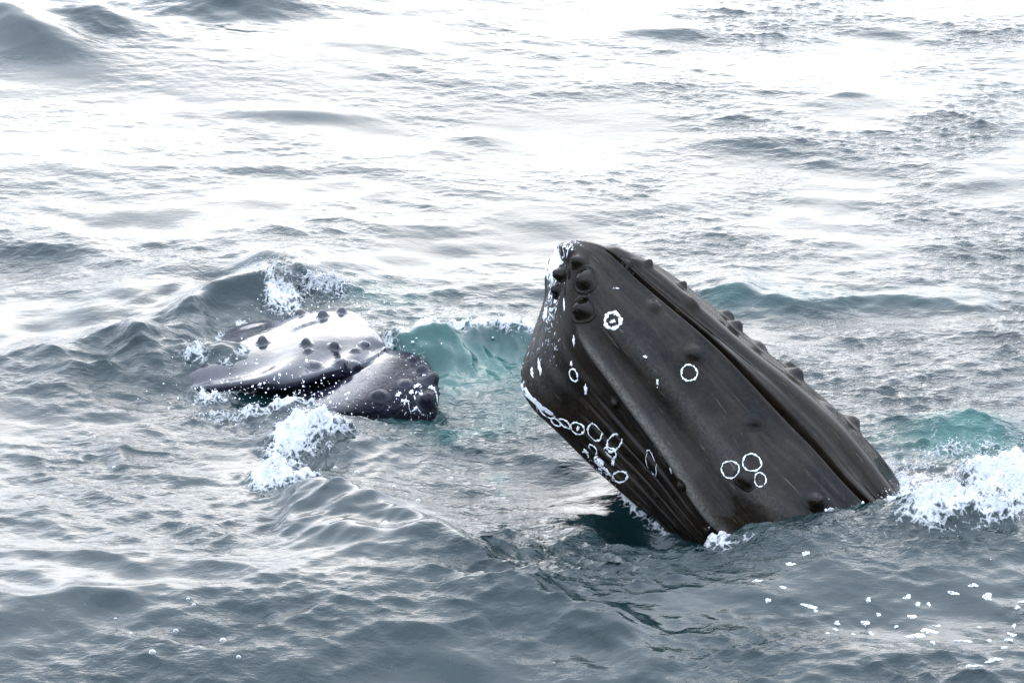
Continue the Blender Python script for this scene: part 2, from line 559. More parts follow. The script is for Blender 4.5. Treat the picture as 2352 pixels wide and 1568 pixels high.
# foam
fo_n = field(60, 0.05, 0.5, 0, 0, 1.6)
fo_m = field(61, 0.15, 1.2, 0, 0, 1.8)
FOAM = [(2180, 1180, 130, 42, 1.5), (2300, 1130, 110, 66, 1.5), (2100, 1215, 70, 32, 1.3), (2060, 1180, 60, 26, 1.2), (2270, 1240, 110, 34, 1.3), (2230, 1260, 150, 18, .9),
        (2340, 1215, 80, 50, 1.3), (2010, 1160, 60, 22, 1.1), (1960, 1165, 40, 12, .8), (2050, 1140, 55, 28, 1.3), (2150, 1255, 110, 24, 1.1), (2200, 1000, 150, 30, .62), (2100, 1050, 70, 40, .6),
        (680, 1010, 66, 40, 1.7), (615, 1078, 50, 24, 1.5), (745, 985, 65, 20, 1.3), (645, 1040, 45, 35, 1.4), (690, 1075, 40, 14, 1.0), (560, 925, 110, 20, .8), (470, 880, 60, 18, .85), (440, 830, 40, 18, .6), (660, 925, 70, 12, .8),
        (650, 675, 45, 35, 1.15), (740, 660, 70, 16, 1.05), (690, 720, 40, 14, .9),
        (900, 762, 50, 22, 1.3), (980, 768, 60, 16, 1.2), (1080, 765, 70, 12, 1.15), (1180, 775, 50, 12, 1.1), (880, 800, 40, 18, 1.0),
        (1590, 1240, 45, 18, .8), (1640, 1275, 40, 9, .9), (1690, 1285, 80, 8, .7)]
for (a, b, rx, ry, s) in FOAM:
    foam = np.maximum(foam, s * ell(a, b, rx, ry, z=0.1, soft=0.9))
foam_raw = foam.copy()
foam = foam * (0.9 + 0.22 * fo_m) + 0.10 * fo_n * (foam > 0.1) - 0.12
foam = np.clip(foam, 0, 1.2)
cell = field(63, 0.04, 0.16, 0, 0, 1.0)
H += 0.020 * np.clip(foam_raw, 0, 1) * (1.2 - np.abs(cell)) + 0.030 * np.clip(foam_raw, 0, 1) * (np.abs(fo_n) - 0.5) + 0.022 * np.clip(foam_raw, 0, 1) * fo_m + 0.05 * smooth01(foam, .3, .9)

add_waves(102, 0.06, 0.28, 78, 1.6, 0.0052, smooth01(XX, -1.0, 1.5) * smooth01(-YY, -21.0, -20.0) * np.clip(mod2, .2, 2))
add_waves(103, 0.3, 0.9, 70, 2.0, 0.0085, smooth01(XX, -0.5, 1.5) * smooth01(-YY, -20.6, -19.6))
add_waves(101, 0.12, 0.6, 80, 1.5, 0.0065, ell(280, 90, 420, 60))
# small teal windows in the quick water
for (a, b, rx, ry) in [(1090, 985, 60, 12), (1150, 1070, 22, 10), (960, 880, 70, 60), (1040, 1000, 30, 12), (1160, 1100, 20, 8)]:
    aer_backlit += 0.7 * ell(a, b, rx, ry)
    H += 0.02 * ell(a, b, rx, ry) * (1 + field(70, .1, .4, 80, 1))
quick = ell(1150, 1020, 330, 150) + ell(1300, 1250, 300, 90) + ell(2150, 800, 320, 150) + ell(1850, 1330, 250, 80)
add_waves(8, 0.06, 0.22, 78, 1.4, 0.0017, np.clip(quick, 0, 1.2))
aer_backlit = np.clip(aer_backlit * (0.8 + 0.3 * field(62, .3, 2, 0, 0)) + 0.05, 0, 1)
ripple = np.clip(0.45 + 0.7 * quick - 0.05 * ell(450, 1360, 620, 230) + 0.15 * m_right - 0.35 * m_left_far, 0.15, 1.2) * np.clip(mod2, .3, 1.6)

# outer sheet to the horizon
grow = np.cumsum(0.03 * 1.32 ** np.arange(34))
ext_x0, ext_x1 = gx[0] - grow[::-1], gx[-1] + grow
ext_y0, ext_y1 = gy[0] - grow[::-1], gy[-1] + grow
ax = np.concatenate([ext_x0, gx, ext_x1])
ay = np.concatenate([ext_y0, gy, ext_y1])
n_e = len(grow)
ix = np.mod(np.arange(-n_e, NX + n_e), NX)
iy = np.mod(np.arange(-n_e, NY + n_e), NY)
fx = np.concatenate([np.exp(-grow[::-1] / 6), np.ones(NX), np.exp(-grow / 6)])
fy = np.concatenate([np.exp(-grow[::-1] / 6), np.ones(NY), np.exp(-grow / 6)])
FADE = fy[:, None] * fx[None, :]


def spread_out(a): return a[np.ix_(iy, ix)] * FADE


AX, AY = np.meshgrid(ax, ay)
co = np.stack([AX + spread_out(DX), AY + spread_out(DY), spread_out(H)], -1).reshape(-1, 3)
sea = mesh_obj('sea_water', co, grid_faces(len(ay), len(ax)), M_WATER)
prop(sea, kind='structure', label='rippled silver and teal sea water with foam')
def sea_height(x, y):
    i = np.clip(((np.asarray(x) - X0) / dx).round().astype(int), 0, NX - 1)
    j = np.clip(((np.asarray(y) - Y0) / dy).round().astype(int), 0, NY - 1)
    return H[j, i]


# ------------------------------------------------------------------ lofted bodies
def cat_periodic(P, n):
    """closed Catmull-Rom through P [K,...] -> [n,...]"""
    K = len(P)
    u = np.arange(n) / n * K
    i = np.floor(u).astype(int)
    f = (u - i).reshape(-1, *([1] * (P.ndim - 1)))
    p0, p1, p2, p3 = P[(i - 1) % K], P[i % K], P[(i + 1) % K], P[(i + 2) % K]
    return 0.5 * (2 * p1 + (p2 - p0) * f + (2 * p0 - 5 * p1 + 4 * p2 - p3) * f * f + (3 * p1 - p0 - 3 * p2 + p3) * f ** 3)


def hermite(t, T, V):
    """smooth interpolation of stations, monotone slopes"""
    T = np.asarray(T, float); V = np.asarray(V, float)
    h = np.diff(T); d = np.diff(V) / h
    m = np.zeros(len(T))
    m[0], m[-1] = d[0], d[-1]
    for k in range(1, len(T) - 1):
        m[k] = 0 if d[k - 1] * d[k] <= 0 else 2 * d[k - 1] * d[k] / (d[k - 1] + d[k])
    i = np.clip(np.searchsorted(T, t) - 1, 0, len(h) - 1)
    s = (t - T[i]) / h[i]
    return ((1 + 2 * s) * (1 - s) ** 2 * V[i] + s * (1 - s) ** 2 * h[i] * m[i] + s * s * (3 - 2 * s) * V[i + 1] + s * s * (s - 1) * h[i] * m[i + 1])


def grid_normals(G, wrap=True):
    du = np.roll(G, -1, 1) - np.roll(G, 1, 1)
    dt = np.gradient(G, axis=0)
    nn = np.cross(du, dt)
    nn /= np.linalg.norm(nn, axis=-1, keepdims=True) + 1e-12
    return nn


def close_mesh(name, G, mat, attrs=None):
    nr, nc, _ = G.shape
    v = G.reshape(-1, 3)
    f = grid_faces(nr, nc, True)
    v = np.vstack([v, G[0].mean(0), G[-1].mean(0)])
    j = np.arange(nc)
    f1 = np.stack([j, np.full(nc, nr * nc), (j + 1) % nc], 1)
    f2 = np.stack([(nr - 1) * nc + (j + 1) % nc, np.full(nc, nr * nc + 1), (nr - 1) * nc + j], 1)
    me = bpy.data.meshes.new(name)
    me.from_pydata(v.tolist(), [], f.tolist() + f1.tolist() + f2.tolist())
    me.polygons.foreach_set('use_smooth', np.ones(len(me.polygons), bool))
    me.materials.append(mat)
    for nm, a in (attrs or {}).items():
        at_ = me.attributes.new(nm, 'FLOAT', 'POINT')
        at_.data.foreach_set('value', np.concatenate([a.ravel(), [0, 0]]).astype(np.float32))
    o = bpy.data.objects.new(name, me)
    C.objects.link(o)
    return o


# ---- tall head: stations t run down the head from the chin tip (in survey units), p across it, d towards the boat
A2, P2 = np.array([0.72, 0.69]), np.array([0.69, -0.72])
T0 = np.array([1335.0, 557.0])
D0 = 22.48
UNIT = 22.48 * KX
nt, nu = 420, 480
tt = np.concatenate([-36 + 36 * (1 - np.cos(np.linspace(0.03, math.pi / 2, 30))), np.linspace(0, 1500, nt - 29)[1:]])
nt = len(tt)
pr = hermite(tt, [-36, -33, -19, 0, 56, 76, 120, 198, 326, 482, 586, 702, 829, 875, 1000, 1500], [-42, -32, -14, 4, 34, 46, 66, 86, 104, 114, 125, 130, 120, 112, 100, 80])
pl = hermite(tt, [-36, -33, -23, 0, 30, 70, 113, 160, 207, 358, 499, 700, 1000, 1500], [-42, -54, -82, -113, -146, -230, -315, -348, -356, -352, -345, -345, -350, -300])
pm = hermite(tt, [-36, 0, 56, 120, 377, 689, 839, 1500], [-40, -2, 27, 32, 41, 39, 25, 0])
pg = hermite(tt, [-36, 0, 60, 143, 300, 500, 670, 1500], [-42, -50, -100, -157, -190, -225, -262, -280])
df = hermite(tt, [-36, -32, 0, 56, 120, 200, 400, 700, 1500], [0, 62, 112, 135, 155, 172, 198, 215, 220])
dbk = -hermite(tt, [-36, -32, 0, 56, 120, 200, 400, 700, 1500], [0, 66, 120, 145, 185, 230, 290, 330, 330])
mid = 0.5 * (pl + pr)
rost = smooth01(tt, 40, 130)
K = []


def cp(p, d): K.append(np.stack([p, d], 1))


cp(pr, -0.05 * df)                                            # 0 right outline
cp(pm + (pr - pm) * 0.66, 0.70 * df)                         # 1 crest with the knobs
cp(pm + (pr - pm) * 0.36, 0.88 * df)                          # 2 upper lip face
cp(pm + 0.0, 0.95 * df)                                       # 3 mouth line
cp(pm * 0.80 + pg * 0.20, 1.08 * df)                          # 4
cp(pm * 0.45 + pg * 0.55, 1.16 * df)                          # 5 flat jaw panel
cp(pm * 0.12 + pg * 0.88, 1.06 * df)                          # 6
cp(pg * 0.90 + pl * 0.10, 0.86 * df)                          # 7 just under the ridge
cp(pg * 0.58 + pl * 0.42, 0.58 * df)                          # 8 throat
cp(pg * 0.20 + pl * 0.80, 0.28 * df)                          # 9
cp(pl, -0.15 * df)                                            # 10 left outline
cp(pl * 0.85 + mid * 0.15, 0.50 * dbk)                        # 11
cp(pl * 0.45 + mid * 0.55, 0.92 * dbk)                        # 12
cp(pr * 0.50 + mid * 0.50, 0.92 * dbk)                        # 13
cp(pr * 0.92 + mid * 0.08, 0.45 * dbk)                        # 14
KK = np.stack(K, 0)                                           # [K, nt, 2]
# walk the outline with extra steps round the mouth and throat
NK = len(K)
CU = cat_periodic(KK, nu)                                     # [nu, nt, 2]
uu = np.arange(nu) / nu * NK
CU = CU.transpose(1, 0, 2)
px_ = T0[0] + A2[0] * tt[:, None] + P2[0] * CU[..., 0]
py_ = T0[1] + A2[1] * tt[:, None] + P2[1] * CU[..., 0]
G = deep(px_, py_, D0 - CU[..., 1] * UNIT)
NN = grid_normals(G)
ctr = G.mean(1, keepdims=True)
if ((NN * (G - ctr)).sum(-1)).mean() < 0: NN = -NN
TT, UU = np.meshgrid(tt, uu, indexing='ij')
disp = np.zeros_like(TT)
# mouth slit
ms = smooth01(TT, 45, 75)
q = (UU - 3.0)
disp -= 0.050 * ms * np.exp(-(q / 0.085) ** 2)
disp += 0.014 * ms * np.exp(-((q - 0.26) / 0.16) ** 2) + 0.012 * ms * np.exp(-((q + 0.28) / 0.18) ** 2)
# shallow hollow of the upper lip and swelling of its crest
disp -= 0.016 * ms * np.exp(-((UU - 1.9) / 0.4) ** 2)
disp += 0.022 * ms * np.exp(-((UU - 1.0) / 0.35) ** 2)
# ridge along the lower jaw and hollow under it
disp += 0.030 * smooth01(TT, 90, 180) * np.exp(-((UU - 6.35) / 0.38) ** 2)
disp -= 0.022 * smooth01(TT, 120, 260) * np.exp(-((UU - 7.25) / 0.40) ** 2)
disp += 0.014 * smooth01(TT, 100, 300) * np.exp(-((UU - 5.0) / 0.28) ** 2)
disp -= 0.014 * smooth01(TT, 100, 300) * np.exp(-((UU - 5.65) / 0.28) ** 2)
# throat pleats
gm = smooth01(TT, 210, 420) * smooth01(UU, 7.2, 7.7) * smooth01(-UU, -13.0, -12.5)
ph = (UU - 7.2) / 0.42 + 0.0006 * TT
saw = np.abs(((ph % 1.0) - 0.5) * 2)
disp += gm * (-0.036 * np.exp(-((1 - saw) / 0.22) ** 2) + 0.006)
# chin folds
disp += 0.006 * smooth01(-TT, -330, -200) * np.sin(UU * 9 + TT * 0.01) * smooth01(UU, 6.8, 7.6)
# slow unevenness
rng = np.random.default_rng(5)
for k in range(14):
    f1, f2, a1 = rng.uniform(0.004, 0.016), rng.integers(1, 5), rng.uniform(0, 6.28)
    disp += 0.0042 * np.sin(TT * f1 + f2 * UU / NK * 2 * math.pi + a1)
G = G + NN * disp[..., None] * smooth01(TT, -36, -10)[..., None]
stripe = smooth01(TT, 110, 200) * np.exp(-((UU - 6.4) / 0.22) ** 2) * 0.85 + 0.16 * smooth01(TT, 100, 300) * np.exp(-((UU - 5.1) / 0.25) ** 2) + 0.32 * smooth01(-TT, -260, -60) * np.exp(-((UU - 9.0) / 1.4) ** 2)
pale = (0.46 * smooth01(-TT, -30, 15) + 0.50 * np.exp(-((UU - 8.6) / 0.9) ** 2) * smooth01(-TT, -110, -20) + 0.40 * np.exp(-((UU - 9.9) / 0.5) ** 2) * np.exp(-((TT - 130) / 90) ** 2) + 0.30 * np.exp(-((UU - 8.2) / 0.7) ** 2) * np.exp(-((TT - 110) / 60) ** 2)  # first terms whiten the tip as painted sky glare; the rest is mottling
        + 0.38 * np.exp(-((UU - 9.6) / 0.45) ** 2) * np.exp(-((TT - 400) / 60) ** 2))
whale1 = bpy.data.objects.new('humpback_whale', None)
C.objects.link(whale1)
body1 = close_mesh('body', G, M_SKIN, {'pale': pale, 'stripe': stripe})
al = body1.data.attributes.new('along', 'FLOAT_VECTOR', 'POINT')
av = np.stack([TT, np.abs(UU - 7.5), 0 * UU], -1).reshape(-1, 3)
al.data.foreach_set('vector', np.vstack([av, av[:1], av[-1:]]).astype(np.float32).ravel())


# ---- drape small shapes over a body
class Draper:
    def __init__(self, o, root):
        me = o.data
        self.bvh = BVHTree.FromPolygons([v.co[:] for v in me.vertices], [p.vertices[:] for p in me.polygons])
        self.root = root
        self.co = np.array([v.co[:] for v in me.vertices])
        r = self.co - CAM
        zf = r @ FWD
        self.px = 1176 + (r @ RT) / zf / KX
        self.py = 784 - (r @ UP) / zf / KX

    def hit(self, px, py):
        r = Vector(ray(px, py))
        loc, nor, idx, dist = self.bvh.ray_cast(Vector(CAM), r)
        if loc is None:
            k = int(np.argmin((self.px - px) ** 2 + (self.py - py) ** 2))
            loc, nor, idx, dist = self.bvh.find_nearest(Vector(self.co[k]))
        if nor.dot(r) > 0 and nor.dot(r) / r.length > 0.4: nor = -nor
        return loc, nor

    def frame(self, nor, ang=0.0):
        # first axis along the picture-horizontal direction laid into the skin
        t = Vector(RT) - nor * nor.dot(Vector(RT))
        t.normalize()
        b = nor.cross(t)
        return t * math.cos(ang) + b * math.sin(ang), b * math.cos(ang) - t * math.sin(ang)

    def drop(self, p, nor, reach=0.12):
        loc, n2, i, d = self.bvh.ray_cast(p + nor * reach, -nor, reach * 2.5)
        if loc is None:
            loc, n2, i, d = self.bvh.find_nearest(p)
        return loc

    def dome(self, name, px, py, r, h, mat, elong=1.0, ang=0.0, collar=0.0, seed=0, power=1.0, mound=False):
        loc, nor = self.hit(px, py)
        t, b = self.frame(nor, ang)
        rings, seg = 13, 28
        rnd = random.Random(seed)
        a0 = rnd.uniform(0, 6)
        V, F = [], []
        for i in range(rings + 1):
            rho = i / rings
            for j in range(seg):
                th = 2 * math.pi * j / seg
                rr = r * rho * (1 + 0.07 * math.sin(2 * th + a0) + 0.05 * math.sin(3 * th + 2 * a0))
                q = loc + t * (rr * elong * math.cos(th)) + b * (rr * math.sin(th))
                s = self.drop(q, nor)
                z = h * math.exp(-(rho / (0.50 if mound else 0.56)) ** (2.7 if mound else 4.0))
                z -= 0.12 * h * max(0, math.cos(th + a0)) * math.exp(-((rho - 0.4) / 0.2) ** 2)
                z += collar * math.exp(-((rho - 0.86) / 0.08) ** 2) - collar * 0.6 * math.exp(-((rho - 0.72) / 0.07) ** 2)
                z += (0.001 if mound else 0.003) - 0.005 * smooth01(rho, 0.85, 1.0) + 0.03 * h * math.sin(5 * th + a0) * math.sin(9 * rho)
                V.append(s + nor * z)
        for i in range(rings):
            for j in range(seg):
                F.append((i * seg + j, (i + 1) * seg + j, (i + 1) * seg + (j + 1) % seg, i * seg + (j + 1) % seg))
        return mesh_obj(name, [v[:] for v in V], F, mat, self.root)

    def ring(self, name, px, py, rx, ry, w, mat, ang=0.0, seed=0, a0=0, a1=360, rise=0.004):
        """raised scar ring; rx, ry are radii along / across in metres"""
        loc, nor = self.hit(px, py)
        t, b = self.frame(nor, ang)
        seg = 72
        closed = a1 - a0 >= 359
        rnd = random.Random(seed)
        ph = [rnd.uniform(0, 6.28) for _ in range(6)]
        V, F = [], []
        n = seg if closed else seg + 1
        for j in range(n):
            th = math.radians(a0 + (a1 - a0) * j / seg)
            k = 1 + 0.03 * math.sin(3 * th + ph[0]) + 0.02 * math.sin(7 * th + ph[1]) + 0.02 * math.sin(13 * th + ph[2])
            ww = w * (1 + 0.35 * math.sin(5 * th + ph[3]) + 0.22 * math.sin(11 * th + ph[4]) + 0.12 * math.sin(17 * th + ph[5]))
            for q, zz in ((-1.0, -0.003), (-0.55, rise), (0.55, rise), (1.0, -0.003)):
                e = k + q * ww * 0.5 / max(rx, ry) * 1.0
                p = loc + t * (rx * e * math.cos(th)) + b * (ry * e * math.sin(th))
                V.append(self.drop(p, nor) + nor * zz)
        for j in range(seg):
            j2 = (j + 1) % n
            for c in range(3):
                F.append((j * 4 + c, j * 4 + c + 1, j2 * 4 + c + 1, j2 * 4 + c))
        return mesh_obj(name, [v[:] for v in V], F, mat, self.root)

    def blot(self, name, px, py, rx, ry, mat, ang=0.0, seed=0, rough=0.25, rise=0.004):
        loc, nor = self.hit(px, py)
        t, b = self.frame(nor, ang)
        rnd = random.Random(seed)
        ph = [rnd.uniform(0, 6.28) for _ in range(6)]
        seg, rings = 30, 4
        V, F = [], []
        for i in range(rings + 1):
            rho = i / rings
            for j in range(seg):
                th = 2 * math.pi * j / seg
                k = 1 + rough * math.sin(2 * th + ph[0]) + rough * 0.8 * math.sin(5 * th + ph[1]) + rough * 0.7 * math.sin(9 * th + ph[2])
                p = loc + t * (rx * k * rho * math.cos(th)) + b * (ry * k * rho * math.sin(th))
                V.append(self.drop(p, nor) + nor * (rise if i < rings else -0.003))
        for i in range(rings):
            for j in range(seg):
                F.append((i * seg + j, (i + 1) * seg + j, (i + 1) * seg + (j + 1) % seg, i * seg + (j + 1) % seg))
        return mesh_obj(name, [v[:] for v in V], F, mat, self.root)


prop(whale1, label='tall dark whale head standing up out of the sea with white ring scars', cat='whale', group='two whales at the surface')
body1.parent = whale1
D1 = Draper(body1, whale1)
U1 = UNIT
for k, (a, b, r, h, el, col) in enumerate([
        (1343, 643, 31, .9, 1.0, .010), (1288, 630, 23, 1.0, 1.0, 0), (1282, 666, 21, 1.0, 1.0, 0), (1327, 600, 22, .9, 1.0, 0),
        (1338, 712, 33, .95, 1.0, .008), (1346, 683, 13, 1.0, 1.0, 0), (1503, 703, 24, .55, 1, .004), (1591, 811, 29, .42, 1, .010),
        (1730, 967, 26, .30, 1, .008), (1713, 1100, 25, .35, 1, .004), (1412, 925, 15, .7, 1, 0), (1872, 1150, 26, .6, 1, 0),
        (1566, 1115, 17, .6, 1, 0), (1627, 1218, 12, .8, 1, 0), (1447, 608, 20, .5, 1, 0),
        (1490, 606, 14, .8, 1, 0), (1566, 658, 14, .8, 1, 0), (1588, 694, 22, .6, 1.2, 0), (1676, 722, 22, .75, 1.2, 0), (1690, 752, 20, .7, 1.2, 0),
        (1745, 797, 24, .65, 1.2, 0), (1816, 842, 19, .8, 1.2, 0), (1826, 864, 24, .7, 1.2, 0), (1905, 942, 30, .55, 1.3, 0), (1955, 972, 26, .7, 1.2, 0)]):
    D1.dome('tubercle', a, b, r * U1 * (1.5 if k >= 14 else 1.25 if k in (6, 7, 8, 9, 11) else 1.1), h * r * U1 * ((1.0 + 0.3 * math.sin(k * 2.1)) if k >= 14 else 0.9 if k in (6, 7, 8, 9, 11) else 0.85), M_SKIN, el, -0.78 if el > 1 else 0.0, 0.0 if k in (6, 7, 8, 9, 11) else col, k, mound=k >= 14 or k in (6, 7, 8, 9, 11))
for k, (a, b, rx, ry, w, an) in enumerate([
        (1407, 736, 18, 18, 7, 0), (1583, 856, 18, 18, 3.2, 0), (1317, 862, 11, 15, 3.5, .3), (1677, 1078, 20, 19, 2.8, 0), (1727, 1062, 21, 20, 3, 0),
        (1746, 1101, 13, 16, 2.6, 0), (1257, 947, 22, 14, 4, 0), (1277, 969, 13, 11, 3.5, 0), (1297, 973, 16, 14, 4, 0), (1326, 984, 17, 15, 4, 0),
        (1365, 994, 17, 21, 4, .3), (1407, 1020, 12, 15, 3.5, .3), (1401, 1040, 16, 15, 3.5, 0), (1495, 1065, 12, 34, 2.6, .2), (1424, 1095, 16, 12, 4.5, 0),
        (1362, 1032, 11, 14, 3.5, .3), (1375, 1060, 11, 13, 4, .3), (1388, 1082, 10, 10, 3, 0), (1345, 1043, 9, 9, 3, .3)]):
    D1.ring('barnacle_scar', a, b, rx * U1, ry * U1, w * 1.25 * U1, M_SCAR, an, k + 40)
for k, (a, b, rx, ry, an) in enumerate([
        (1230, 923, 42, 13, -.35), (1345, 895, 4, 14, .2), (1239, 842, 5, 20, .15), (1222, 855, 5, 10, .3), (1482, 819, 5, 3, 0), (1510, 880, 3, 9, 0),
        (1541, 1080, 3, 14, .2), (1376, 1062, 9, 14, .4), (1395, 1082, 14, 7, -.5), (1346, 1036, 6, 7, 0), (1407, 738, 6, 5, 0), (1200, 890, 10, 7, 0),
        (1312, 835, 2.5, 7, .2), (1408, 1060, 4, 8, .3), (1327, 984, 4, 6, 0), (1629, 1212, 3, 8, 0), (1296, 700, 4, 12, .1), (1252, 720, 6, 20, -.2),
        (1318, 782, 3, 14, .1), (1415, 662, 6, 2, 0)]):
    D1.blot('scar_patch', a, b, rx * U1, ry * U1, M_SCAR, an, k + 90, 0.28)


# ---- low head: rostrum plate and lower jaw lofted from near and far edges
def plate(stations, n_t=150, n_u=110, flat=2.6):
    st = np.array(stations, float)    # nearpx nearpy farpx farpy zedge ztop zbot
    T = np.arange(len(st), dtype=float)
    t = np.linspace(0, T[-1], n_t)
    cols = [hermite(t, T, st[:, k]) for k in range(7)]
    near = at(cols[0], cols[1], 0)
    far = at(cols[2], cols[3], 0)
    # the edges sit at zedge: shift along the sight line
    near = np.array([at(a, b, z) for a, b, z in zip(cols[0], cols[1], cols[4])])
    far = np.array([at(a, b, z) for a, b, z in zip(cols[2], cols[3], cols[4])])
    c = 0.5 * (near + far)
    hw = 0.5 * (far - near)
    th = np.linspace(0, 2 * math.pi, n_u, endpoint=False)
    cx = np.sign(np.cos(th)) * np.abs(np.cos(th)) ** (2 / flat)
    sz = np.sign(np.sin(th)) * np.abs(np.sin(th)) ** (2 / flat)
    ztop, zbot, ze = cols[5], cols[6], cols[4]
    off = np.where(sz[None, :] > 0, sz[None, :] * (ztop - ze)[:, None], -sz[None, :] * (zbot - ze)[:, None])
    G = c[:, None, :] + hw[:, None, :] * cx[None, :, None]
    G[..., 2] += off
    return G, t, th


GR, tR, thR = plate([
    (180, 990, 400, 830, -.70, -.55, -1.1), (330, 918, 500, 785, -.16, -.06, -.5), (470, 896, 575, 756, -.01, .075, -.1), (600, 890, 650, 742, .06, .13, .0),
    (700, 878, 730, 727, .09, .17, .03), (790, 860, 800, 727, .10, .18, .05), (850, 838, 850, 752, .11, .17, .07), (880, 822, 876, 790, .11, .17, .06),
    (887, 814, 884, 804, .11, .13, .10)], flat=3.6)
GJ, tJ, thJ = plate([
    (150, 1010, 420, 820, -.60, -.45, -1.4), (430, 975, 560, 800, -.20, -.14, -1.2), (600, 952, 690, 820, -.08, -.03, -1.0), (720, 950, 800, 815, -.01, .05, -1.0),
    (820, 952, 870, 808, .0, .14, -.9), (880, 950, 915, 816, .0, .15, -.8), (940, 952, 960, 840, .0, .16, -.7), (985, 944, 990, 860, .02, .18, -.5),
    (1004, 928, 1004, 885, .03, .11, -.3), (1009, 912, 1009, 900, .03, .05, -.1)], flat=1.9)
rng = np.random.default_rng(9)
for GG in (GR, GJ):
    nn = grid_normals(GG)
    if (nn * (GG - GG.mean(1, keepdims=True))).sum(-1).mean() < 0: nn = -nn
    a, b = GG.shape[:2]
    I, J = np.meshgrid(np.arange(a) / a, np.arange(b) / b, indexing='ij')
    dd = np.zeros((a, b))
    for k in range(12):
        dd += 0.0034 * np.sin(I * rng.uniform(6, 30) + rng.integers(1, 6) * J * 2 * math.pi + rng.uniform(0, 6.28))
    GG += nn * dd[..., None]
# the lower jaw is scooped out under the rostrum so that the mouth stays a dark gap
half = GR.shape[1] // 2
ex, ey_ = GR[:, half, 0], GR[:, half, 1]
o_ = np.argsort(ex)
yed = np.interp(GJ[..., 0], ex[o_], ey_[o_])
under = smooth01(GJ[..., 1] - yed, -0.06, 0.05) * smooth01(-GJ[..., 0], -at(880, 830, .1)[0], -at(835, 830, .1)[0])
GJ[..., 2] = np.where(GJ[..., 2] > -0.1, GJ[..., 2] * (1 - under) + under * np.minimum(GJ[..., 2], -0.07), GJ[..., 2])
# central ridge on the rostrum
cr = np.exp(-((np.cos(thR)) / 0.22) ** 2) * (np.sin(thR) > 0)
GR[..., 2] += 0.03 * cr[None, :] * smooth01(np.linspace(0, 8, GR.shape[0]), 2, 4)[:, None]
bpy.ops.object.select_all(action='DESELECT')
ob_r = close_mesh('body', GR, M_SKIN2)
ob_j = close_mesh('jaw_tmp', GJ, M_SKIN2)
bm = bmesh.new()
bm.from_mesh(ob_r.data)
bm.from_mesh(ob_j.data)
bmesh.ops.recalc_face_normals(bm, faces=bm.faces[:])
bm.to_mesh(ob_r.data)
bm.free()
bpy.data.objects.remove(ob_j)
md = ob_r.modifiers.new('remesh', 'REMESH')
md.mode = 'VOXEL'
md.voxel_size = 0.011
md.use_smooth_shade = True
sm = ob_r.modifiers.new('smooth', 'SMOOTH')
sm.iterations = 4
sm.factor = 0.6
dg = bpy.context.evaluated_depsgraph_get()
me2 = bpy.data.meshes.new_from_object(ob_r.evaluated_get(dg))
ob_r.modifiers.clear()
ob_r.data = me2
me2.polygons.foreach_set('use_smooth', np.ones(len(me2.polygons), bool))
if not me2.materials: me2.materials.append(M_SKIN2)
vv = np.array([v.co[:] for v in me2.vertices])
r = vv - CAM
zf = r @ FWD
vpx, vpy = 1176 + (r @ RT) / zf / KX, 784 - (r @ UP) / zf / KX
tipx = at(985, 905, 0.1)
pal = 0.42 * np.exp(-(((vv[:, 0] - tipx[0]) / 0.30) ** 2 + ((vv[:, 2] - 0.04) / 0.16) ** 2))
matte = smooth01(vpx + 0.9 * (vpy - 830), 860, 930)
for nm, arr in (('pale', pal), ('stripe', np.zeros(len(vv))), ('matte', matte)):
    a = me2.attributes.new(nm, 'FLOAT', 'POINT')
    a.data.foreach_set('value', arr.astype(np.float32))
whale2 = bpy.data.objects.new('humpback_whale', None)
C.objects.link(whale2)
prop(whale2, label='low whale head lying half under water, glossy flat snout with knobs', cat='whale', group='two whales at the surface')
ob_r.parent = whale2
D2 = Draper(ob_r, whale2)
U2 = 24 * KX
for k, (a, b, r, h) in enumerate([
        (692, 722, 19, .9), (742, 728, 20, 1.0), (785, 717, 18, .8), (603, 788, 19, 1.1), (704, 790, 18, .95), (768, 797, 18, .95), (707, 806, 14, .6),
        (838, 792, 16, .6), (815, 806, 15, .5), (722, 840, 25, .5), (785, 834, 23, .5), (815, 838, 18, .4), (690, 910, 22, .8), (903, 792, 20, .6),
        (947, 830, 18, .8), (970, 852, 20, .8), (992, 872, 28, .8), (984, 918, 30, .8), (870, 908, 24, .5), (930, 880, 20, .3)]):
    D2.dome('tubercle', a, b, r * U2 * 1.1, h * r * U2 * 0.85, M_SKIN2 if k < 12 else M_SKIN3, 1.0, 0, 0, k + 200)
for k, (a, b, rx, ry, an) in enumerate([
        (983, 925, 12, 14, .1), (993, 890, 7, 8, 0), (915, 905, 8, 5, .4), (930, 920, 9, 4, -.3), (958, 885, 8, 6, .5), (945, 900, 4, 8, 0), (975, 862, 5, 5, 0), (968, 905, 6, 4, 0)]):
    D2.blot('scar_patch', a, b, rx * U2, ry * U2, M_SCAR, an, k + 300, 0.32)

